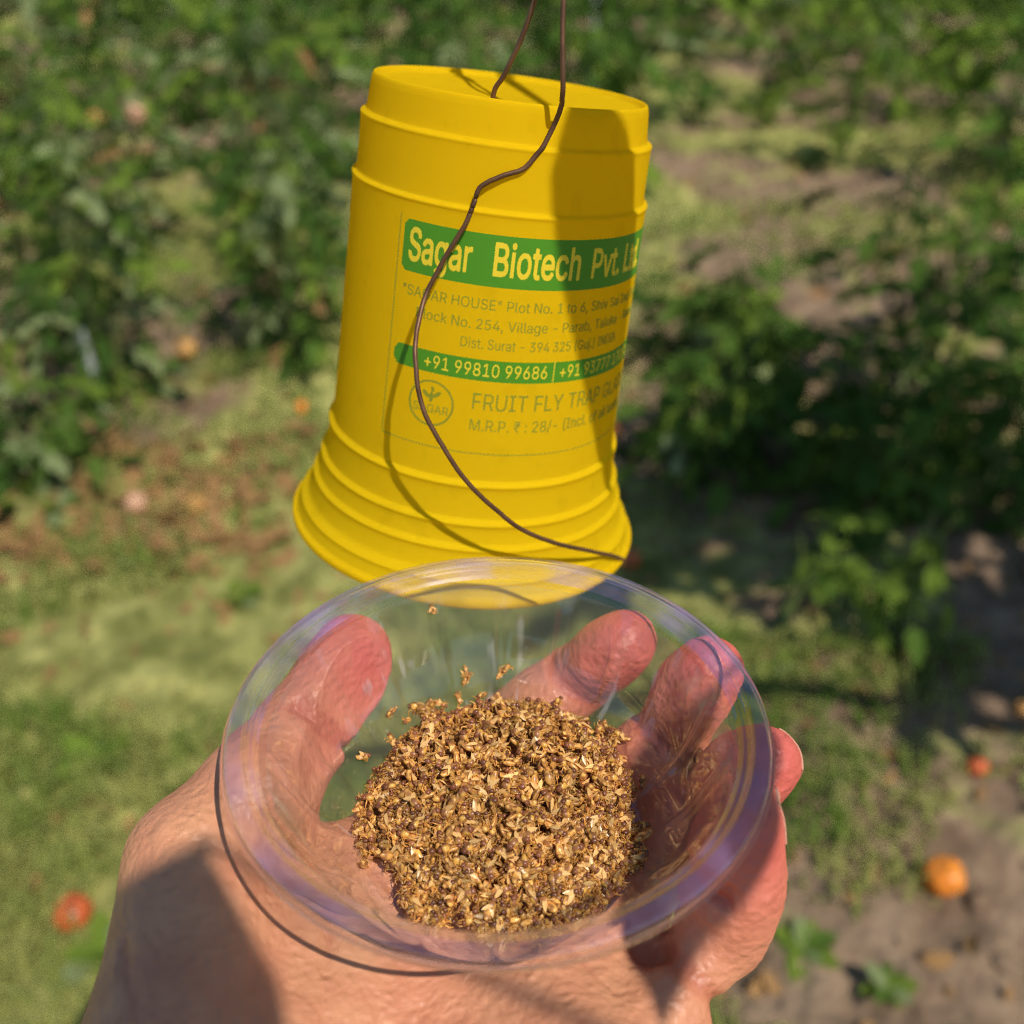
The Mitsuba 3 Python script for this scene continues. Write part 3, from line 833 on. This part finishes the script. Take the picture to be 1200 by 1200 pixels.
def pile(x, y):
    """Height in mm of the heap above the bowl's bottom."""
    d = np.hypot((x - PC[0]) / 28.5, (y - PC[1]) / 29.5)
    return np.maximum(0, (9.5 + 0.14 * y) * (1 - d**4.0)) + 5.0 * (meshkit.fbm(np.stack([x, y, 0 * x], -1) * 0.24, 2, 5) - 0.5)


def base_z(x, y):
    rr = np.hypot(x, y)
    return np.interp(rr, inner[:, 0], inner[:, 1])


pts = []
for tries in range(60000):
    x, y = rf.uniform(-31, 31), rf.uniform(-31, 31)
    d = math.hypot((x - PC[0]) / 28.5, (y - PC[1]) / 29.5) + 0.30 * (meshkit.noise(V([x * 0.25, y * 0.25, 0.0])) - 0.5)
    if d > 1.0:
        continue
    if all((x - a) ** 2 + (y - b) ** 2 > 2.75**2 for a, b in pts):
        pts.append((x, y))
    if len(pts) == 286:
        break


def fly_matrix(x, y, z, s, flat=0.5):
    R = rotm([0, 0, 1], rf.uniform(0, 6.283)) @ rotm([0, 1, 0], rf.normal(0, flat)) @ rotm([1, 0, 0], rf.uniform(-1, 1) * (3.1 if rf.uniform() < 0.4 else 0.8))
    return R * s / 1000, BC + V([x, y, z]) / 1000


for x, y in pts:
    z = base_z(x, y) + float(pile(np.array(x), np.array(y))) + 0.9
    R, t = fly_matrix(x, y, z, rf.uniform(1.15, 1.6), 0.7)
    key = thing('fruit_fly', 'shrivelled brown fruit fly on top of the heap in the clear bowl', 'fruit fly', 'dead fruit flies on the heap')
    scene[key] = {**FPLY[int(rf.integers(8))], 'to_world': mat4(R, t)}
STRAY = [(-22, 25, 'stray fruit fly on the clear wall above the left of the heap'), (-14, 27, 'stray fruit fly beside the glint at the top of the heap'), (-8, 29, 'stray fruit fly high on the far wall behind the heap'),
         (-25, 17, 'stray fruit fly at the upper left edge of the heap'), (-31, 13, 'stray fruit fly on the wall next to the thumb'), (26, 12, 'stray fruit fly right of the heap near the middle finger'),
         (29, -10, 'stray fruit fly at the lower right edge of the heap'), (-2, 28, 'stray fruit fly on the far wall above the middle of the heap'), (-16, 40, 'stray fruit fly just under the far rim below the cup')]
rs_ = np.random.default_rng(17)
for k in range(22):
    a = rs_.uniform(1.45, 2.45)
    rr = rs_.uniform(28, 37)
    STRAY.append((rr * math.cos(a), rr * math.sin(a), 'small fruit fly among those strewn up the far wall behind the heap'))
for x, y, lb in STRAY:
    rr = math.hypot(x, y)
    k = (rr - 1.2) / rr
    R, t = fly_matrix(x * k, y * k, base_z(x, y) + 1.0, 1.0)
    scene[thing('fruit_fly', lb, 'fruit fly', 'flies strewn up the far wall' if 'strewn' in lb else None)] = {**FPLY[int(rf.integers(8))], 'to_world': mat4(R, t)}
fv, fc, ff, off = [], [], [], 0
for i in range(2300):
    while True:
        x, y = rf.uniform(-31, 31), rf.uniform(-31, 31)
        d = math.hypot((x - PC[0]) / 28.0, (y - PC[1]) / 29.0) + 0.30 * (meshkit.noise(V([x * 0.25, y * 0.25, 0.0])) - 0.5)
        if d < 1.0:
            break
    hgt = float(pile(np.array(x), np.array(y)))
    z = base_z(x, y) + 0.8 + max(hgt - 0.5, 0) * rf.uniform(0.0, 1.0) ** 0.55
    R, t = fly_matrix(x, y, z, rf.uniform(1.0, 1.45), 0.9)
    mm, cc = FLYLOW[int(rf.integers(8))]
    fv.append(np.asarray(mm.vertices) @ R.T + t)
    fc.append(cc * rf.uniform(0.55, 1.15))
    ff.append(np.asarray(mm.faces) + off)
    off += len(mm.vertices)
scene['fly_heap'] = mikit.ply(trimesh.Trimesh(np.vstack(fv), np.vstack(ff), process=False), 'fly_chitin', smooth=True, color=np.vstack(fc))
labels['fly_heap'] = {'label': 'packed mass of brown dead fruit flies filling the heap in the bowl', 'category': 'fruit flies', 'kind': 'stuff'}

# ------------------------------------------------------------------ the hand (left hand, palm up), coordinates in mm relative to the bowl's rim centre
BONES = {
    'thumb': [(-55, -46, -42), (-60, -12, -30), (-43, 18, -23), (-34.5, 36, -16)],
    'index': [(-20, 2, -48), (2, 38, -44), (19, 43, -31), (30, 41, -17)],
    'middle': [(-2, -14, -50), (24, 17, -49), (39.5, 24.5, -31), (46.5, 25, -12)],
    'ring': [(10, -31, -50), (34, 4, -50), (47, 6, -33), (53, -1, -13)],
    'little': [(19, -46, -51), (44.5, -20, -39), (47, -18, -27), (46.3, -13.5, -15)],
}
RAD = {'thumb': (16, 13, 10.5, 8.6), 'index': (11.5, 9.4, 8.4, 7.3), 'middle': (11.5, 9.6, 8.6, 7.5), 'ring': (11, 9.2, 8.2, 7.3), 'little': (10.2, 9.2, 8.2, 7.4)}
WRIST, ARM = V([-42, -92, -66.0]), V([-78, -232, -118.0])


def seg(P, a, b, ra, rb):
    a, b = V(a, dtype=np.float32), V(b, dtype=np.float32)
    ab = b - a
    t = np.clip(((P - a) @ ab) / (ab @ ab), 0, 1).astype(np.float32)
    return np.sqrt(((P - a - t[:, None] * ab) ** 2).sum(1)) - (ra + (rb - ra) * t)


def smin(a, b, k):
    h = np.maximum(k - np.abs(a - b), 0) / k
    return np.minimum(a, b) - h * h * k * 0.25


def hand_sdf(P):
    d = None
    palm = [(WRIST, BONES['index'][0], 17, 12.5), (WRIST, BONES['middle'][0], 18, 12.5), (WRIST + V([8, -2, 0]), BONES['ring'][0], 17, 12), (WRIST + V([14, -6, -2]), BONES['little'][0], 15, 12),
            (WRIST + V([-8, 8, 4]), BONES['thumb'][0], 16, 17), (BONES['thumb'][0], BONES['thumb'][1], 18, 13), (V([-40, -52, -46]), BONES['index'][0], 15, 10),
            (BONES['thumb'][1], BONES['index'][0], 8, 8), (V([-52, -28, -40]), V([-26, -10, -47]), 11, 11), (BONES['index'][0], BONES['middle'][0], 11, 11), (BONES['middle'][0], BONES['ring'][0], 11, 11), (BONES['ring'][0], BONES['little'][0], 11, 10.5),
            (V([4, -70, -50]), V([16, -46, -46]), 15, 11.5), (V([18, -20, -51]), V([27, -37, -51]), 9.5, 9.5), (V([26, -18, -52]), V([34, -30, -50]), 8, 7), (V([10, 4, -51]), V([24, -14, -51]), 8.5, 8.5)]
    for a, b, ra, rb in palm:
        e = seg(P, a, b, ra, rb)
        d = e if d is None else smin(d, e, 9.0)
    for off in (-11, 11):
        e = seg(P, WRIST + V([off, -off * 0.25, 0]), ARM + V([off * 1.5, -off * 0.3, 0]), 18.5, 27)
        d = smin(d, e, 12.0)
    for name, js in BONES.items():
        rs = RAD[name]
        f = None
        for k in range(3):
            e = seg(P, js[k], js[k + 1], rs[k], 6.4 if (name, k) == ('little', 0) else rs[k + 1])
            f = e if f is None else smin(f, e, 2.5)
        # fuller pads between the joints on the inner side
        for k in ((1, 2) if name in ('thumb', 'little') else (0, 1, 2)):
            c = (V(js[k]) + V(js[k + 1])) / 2 if k < 2 else V(js[2]) * 0.3 + V(js[3]) * 0.7
            nn = inner_dir(js, k)
            e = np.sqrt(((P - (c + nn * 2.2).astype(np.float32)) ** 2).sum(1)) - (rs[k] + rs[k + 1]) * 0.5 * 0.90
            f = smin(f, e, 6.0)
        d = smin(d, f, 4.0)
    return d


def inner_dir(js, k):
    a, b = V(js[k], dtype=float), V(js[k + 1], dtype=float)
    t = unit(b - a)
    c = (a + b) / 2
    n = V([0, 0, -10.0]) - c if k > 0 else V([0, 0, 1.0])
    n = n - t * (n @ t)
    return unit(n)


def surface_nets(f, lo, hi, h):
    n = np.ceil((V(hi) - V(lo)) / h).astype(int) + 1
    ax = [lo[k] + h * np.arange(n[k]) for k in range(3)]
    D = np.empty(n, np.float32)
    yy, zz = np.meshgrid(ax[1], ax[2], indexing='ij')
    for a in range(0, n[0], 12):
        xs = ax[0][a:a + 12]
        P = np.stack([np.broadcast_to(xs[:, None, None], (len(xs),) + yy.shape), np.broadcast_to(yy, (len(xs),) + yy.shape), np.broadcast_to(zz, (len(xs),) + yy.shape)], -1).reshape(-1, 3).astype(np.float32)
        D[a:a + 12] = f(P).reshape((len(xs),) + yy.shape)
    S = D < 0
    c = [S[i:n[0] - 1 + i, j:n[1] - 1 + j, k:n[2] - 1 + k] for i in (0, 1) for j in (0, 1) for k in (0, 1)]
    cnt = sum(x.astype(np.int8) for x in c)
    cells = np.argwhere((cnt > 0) & (cnt < 8))
    idx = -np.ones(tuple(n - 1), np.int64)
    idx[tuple(cells.T)] = np.arange(len(cells))
    tot, num = np.zeros((len(cells), 3)), np.zeros(len(cells))
    corners = V([(i, j, k) for i in (0, 1) for j in (0, 1) for k in (0, 1)])
    for i in range(8):
        for j in range(i + 1, 8):
            if np.abs(corners[i] - corners[j]).sum() != 1:
                continue
            a, b = D[tuple((cells + corners[i]).T)], D[tuple((cells + corners[j]).T)]
            m = (a < 0) != (b < 0)
            t = np.where(m, a / np.where(m, a - b, 1), 0)
            tot += m[:, None] * (cells + corners[i] + t[:, None] * (corners[j] - corners[i]))
            num += m
    v = V(lo) + h * tot / num[:, None]
    quads = []
    for ax_ in range(3):
        o1, o2 = np.eye(3, dtype=int)[(ax_ + 1) % 3], np.eye(3, dtype=int)[(ax_ + 2) % 3]
        sl0, sl1 = [slice(None)] * 3, [slice(None)] * 3
        sl0[ax_], sl1[ax_] = slice(0, -1), slice(1, None)
        ch = S[tuple(sl0)] != S[tuple(sl1)]
        e = np.argwhere(ch)
        e = e[(e[:, (ax_ + 1) % 3] > 0) & (e[:, (ax_ + 2) % 3] > 0) & (e[:, (ax_ + 1) % 3] < n[(ax_ + 1) % 3] - 1) & (e[:, (ax_ + 2) % 3] < n[(ax_ + 2) % 3] - 1)]
        qd = np.stack([idx[tuple((e - o1 - o2).T)], idx[tuple((e - o2).T)], idx[tuple(e.T)], idx[tuple((e - o1).T)]], 1)
        inside = S[tuple(e.T)]
        qd[~inside] = qd[~inside][:, ::-1]
        quads.append(qd)
    q_ = np.vstack(quads)
    return trimesh.Trimesh(v, np.vstack([q_[:, [0, 1, 2]], q_[:, [0, 2, 3]]]), process=False)


hm = surface_nets(hand_sdf, (-125, -262, -152), (72, 62, 2), 1.5)
trimesh.smoothing.filter_taubin(hm, iterations=6)
hm = hm.subdivide()
trimesh.smoothing.filter_taubin(hm, iterations=4)
hv, hn = np.array(hm.vertices), np.array(hm.vertex_normals)
if hm.volume < 0:
    hm.invert()
    hn = -hn


def poly_dist(P, line):
    line = np.asarray(line, float)
    d = np.full(len(P), 1e9)
    for a, b in zip(line[:-1], line[1:]):
        ab = b - a
        t = np.clip(((P - a) @ ab) / (ab @ ab), 0, 1)
        d = np.minimum(d, np.linalg.norm(P - a - t[:, None] * ab, axis=1))
    return d


disp = np.zeros(len(hv))
for name, js in BONES.items():
    rs = RAD[name]
    for k in (1, 2):
        J, t = V(js[k], dtype=float), unit(unit(V(js[k + 1], dtype=float) - V(js[k])) + unit(V(js[k], dtype=float) - V(js[k - 1])))
        nn = inner_dir(js, k)
        nn = unit(nn - t * (nn @ t))
        bb = np.cross(t, nn)
        for o, dep in ((0.0, 1.5), (2.6, 0.7)):
            arc = [J + t * (o + 0.8 * math.sin(w * 1.7)) + (rs[k] + 1.0) * (math.cos(w) * nn + math.sin(w) * bb) for w in np.linspace(-1.25, 1.25, 9)]
            th_ = (1.7 if k == 2 else 0.35) if name == 'thumb' else 1.0
            disp -= th_ * dep * np.exp(-(poly_dist(hv, arc) / 1.4) ** 2)
        # knuckle folds on the outer side
        for o in (-1.8, 0.3, 2.2):
            arc = [J + t * o - (rs[k] + 0.5) * (math.cos(w) * nn + math.sin(w) * bb) for w in np.linspace(-0.8, 0.8, 7)]
            disp -= 0.4 * np.exp(-(poly_dist(hv, arc) / 0.9) ** 2)
for line, dep, wd in [([(30, -24, -38), (36, -31, -38), (42, -33, -45), (44, -29, -54)], 2.8, 2.2), ([(26, -19, -41), (29, -28, -40), (31, -36, -41), (31, -45, -43), (29, -54, -44)], 2.6, 2.2), ([(8, -52, -35), (18, -42, -37), (24, -32, -40)], 1.0, 1.8)]:
    disp -= dep * np.exp(-(poly_dist(hv, spline(line, 14)) / wd) ** 2)
for line, dep in [([(-52, -66, -30), (-58, -50, -24), (-66, -34, -24)], 0.8), ([(-40, 2, -34), (-33, -20, -33), (-30, -45, -32), (-34, -75, -42)], 0.9), ([(-42, -2, -32), (-20, -16, -34), (0, -40, -34), (10, -62, -36)], 0.8), ([(30, -42, -34), (12, -24, -36), (-6, -6, -36)], 0.8),
                  ([(-64, -92, -50), (-44, -92, -46), (-22, -96, -47)], 0.7), ([(-60, -58, -28), (-66, -40, -27), (-70, -25, -30)], 0.5), ([(-20, -60, -32), (-4, -56, -33), (8, -50, -33)], 0.35)]:
    disp -= dep * np.exp(-(poly_dist(hv, spline(line, 14)) / 1.5) ** 2)
disp += 0.25 * (meshkit.fbm(hv * 0.12, 3, 3) - 0.5) + 0.09 * (meshkit.fbm(hv * V([0.5, 0.9, 0.5]), 2, 8) - 0.5)
hv = hv + hn * disp[:, None]
# skin pressed flat where it touches the bowl
rr_ = np.hypot(hv[:, 0], hv[:, 1])
lim = np.interp(hv[:, 2], np.r_[bowl_prof[:, 1], rim_prof[1:7, 1] + [0, .01, .02, .03, .04, .05]], np.r_[bowl_prof[:, 0], rim_prof[1:7, 0]]) + 0.9
push = (hv[:, 2] > -31) & (hv[:, 2] < 1) & (rr_ < lim)
sc_ = np.where(push, lim / np.maximum(rr_, 1e-6), 1)
hv[:, :2] *= sc_[:, None]
hv[:, 2] = np.where((hv[:, 2] <= -31) & (hv[:, 2] > -32.6) & (rr_ < 34), -32.6, hv[:, 2])
hm = trimesh.Trimesh(hv, hm.faces, process=False)
# skin tone: redder finger ends and creases, paler palm
tipness = np.zeros(len(hv))
for name, js in BONES.items():
    tipness = np.maximum(tipness, np.exp(-(np.linalg.norm(hv - V(js[3]), axis=1) / 20) ** 2))
    tipness = np.maximum(tipness, 0.6 * np.exp(-(np.linalg.norm(hv - V(js[2]), axis=1) / 15) ** 2))
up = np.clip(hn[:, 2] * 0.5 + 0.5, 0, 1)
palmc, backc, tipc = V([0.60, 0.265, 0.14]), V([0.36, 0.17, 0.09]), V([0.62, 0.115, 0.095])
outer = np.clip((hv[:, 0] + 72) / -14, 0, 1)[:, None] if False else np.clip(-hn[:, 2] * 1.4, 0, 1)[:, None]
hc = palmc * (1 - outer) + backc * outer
mott = meshkit.fbm(hv * 0.20, 3, 12)[:, None] - 0.5
hc = hc * (1 - tipness[:, None]) + tipc * tipness[:, None]
blot = meshkit.fbm(hv * 0.07, 2, 31)[:, None] - 0.5
hc = hc * (1 + 0.45 * mott * V([0.6, 1.0, 1.0]) + 0.35 * blot * V([0.2, 1.0, 0.9]))
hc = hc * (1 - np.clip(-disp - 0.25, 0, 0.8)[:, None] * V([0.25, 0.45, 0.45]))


def skin_bump(p, n, uv):
    a = fbm(p.x * 900, p.y * 900, p.z * 900, 2)
    b = noise(p.x * 500 + p.y * 260, p.y * 900 - p.x * 300, p.z * 700)
    return a + 0.7 * b


scene['skin'] = {'type': 'bumpmap', 'arbitrary': proc(skin_bump, 3e-4), 'scale': 0.00042,
                 'bsdf': {'type': 'principled', 'base_color': {'type': 'mesh_attribute', 'name': 'vertex_color'}, 'roughness': 0.46, 'specular': 0.45}}
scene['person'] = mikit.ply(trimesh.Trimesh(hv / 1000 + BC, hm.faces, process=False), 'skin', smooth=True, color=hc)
labels['person'] = {'label': 'person of whom only the left hand shows, palm up, fingers curled round the clear bowl', 'category': 'person'}
from scipy.spatial import cKDTree
KD = cKDTree(hv)
HN = np.array(hm.vertex_normals)
scene['nail'] = plain((0.60, 0.30, 0.21), 0.25, specular=0.6)
for name, js in BONES.items():
    a, b = V(js[2], dtype=float), V(js[3], dtype=float)
    t = unit(b - a)
    nn = unit(-inner_dir(js, 2) + (0.9 if name in ('ring', 'little', 'middle') else 0.3) * FWD)
    nn = unit(nn - t * (nn @ t))
    bb = np.cross(t, nn)
    r_ = RAD[name][3]
    vv = []
    us, ws = np.linspace(-0.75, 0.75, 11), np.linspace(-5, 3.8, 9)
    for lay in (0.0, 0.45):
        for w in ws:
            for u_ in us:
                k = 1 - 0.25 * max(0, (w - 4) / 3) ** 2
                rr_ = r_ * (0.93 if w < 4 else 0.93 - 0.05 * (w - 4) / 3) + 0.25 + lay - (0.8 if w < -3 else 0)
                vv.append(b + t * (w - (0.8 * u_ * u_ if w > 5 else 0)) + rr_ * (math.cos(u_ * k) * nn + math.sin(u_ * k) * bb))
    fq = []
    for L in (0, 1):
        for i in range(8):
            for j in range(10):
                o = L * 99
                qd = [o + i * 11 + j, o + i * 11 + j + 1, o + (i + 1) * 11 + j + 1, o + (i + 1) * 11 + j]
                fq.append(qd if L else qd[::-1])
    edge = [j for j in range(11)] + [i * 11 + 10 for i in range(1, 9)] + [88 + j for j in range(9, -1, -1)] + [i * 11 for i in range(7, 0, -1)]
    for p_, q_ in zip(edge, edge[1:] + edge[:1]):
        fq.append([p_, q_, q_ + 99, p_ + 99])
    vv = np.array(vv)
    _, near = KD.query(vv, 8)
    nrm = HN[near].mean(1)
    nrm /= np.linalg.norm(nrm, axis=1, keepdims=True)
    vv = hv[near].mean(1) + nrm * np.repeat([0.05, 0.42], 99)[:, None] + (vv - hv[near].mean(1)) * 1.0 - nrm * ((vv - hv[near].mean(1)) * nrm).sum(1, keepdims=True)
    part('person', 'fingernail', mikit.ply((vv / 1000 + BC, np.array(fq)), 'nail', smooth=40))
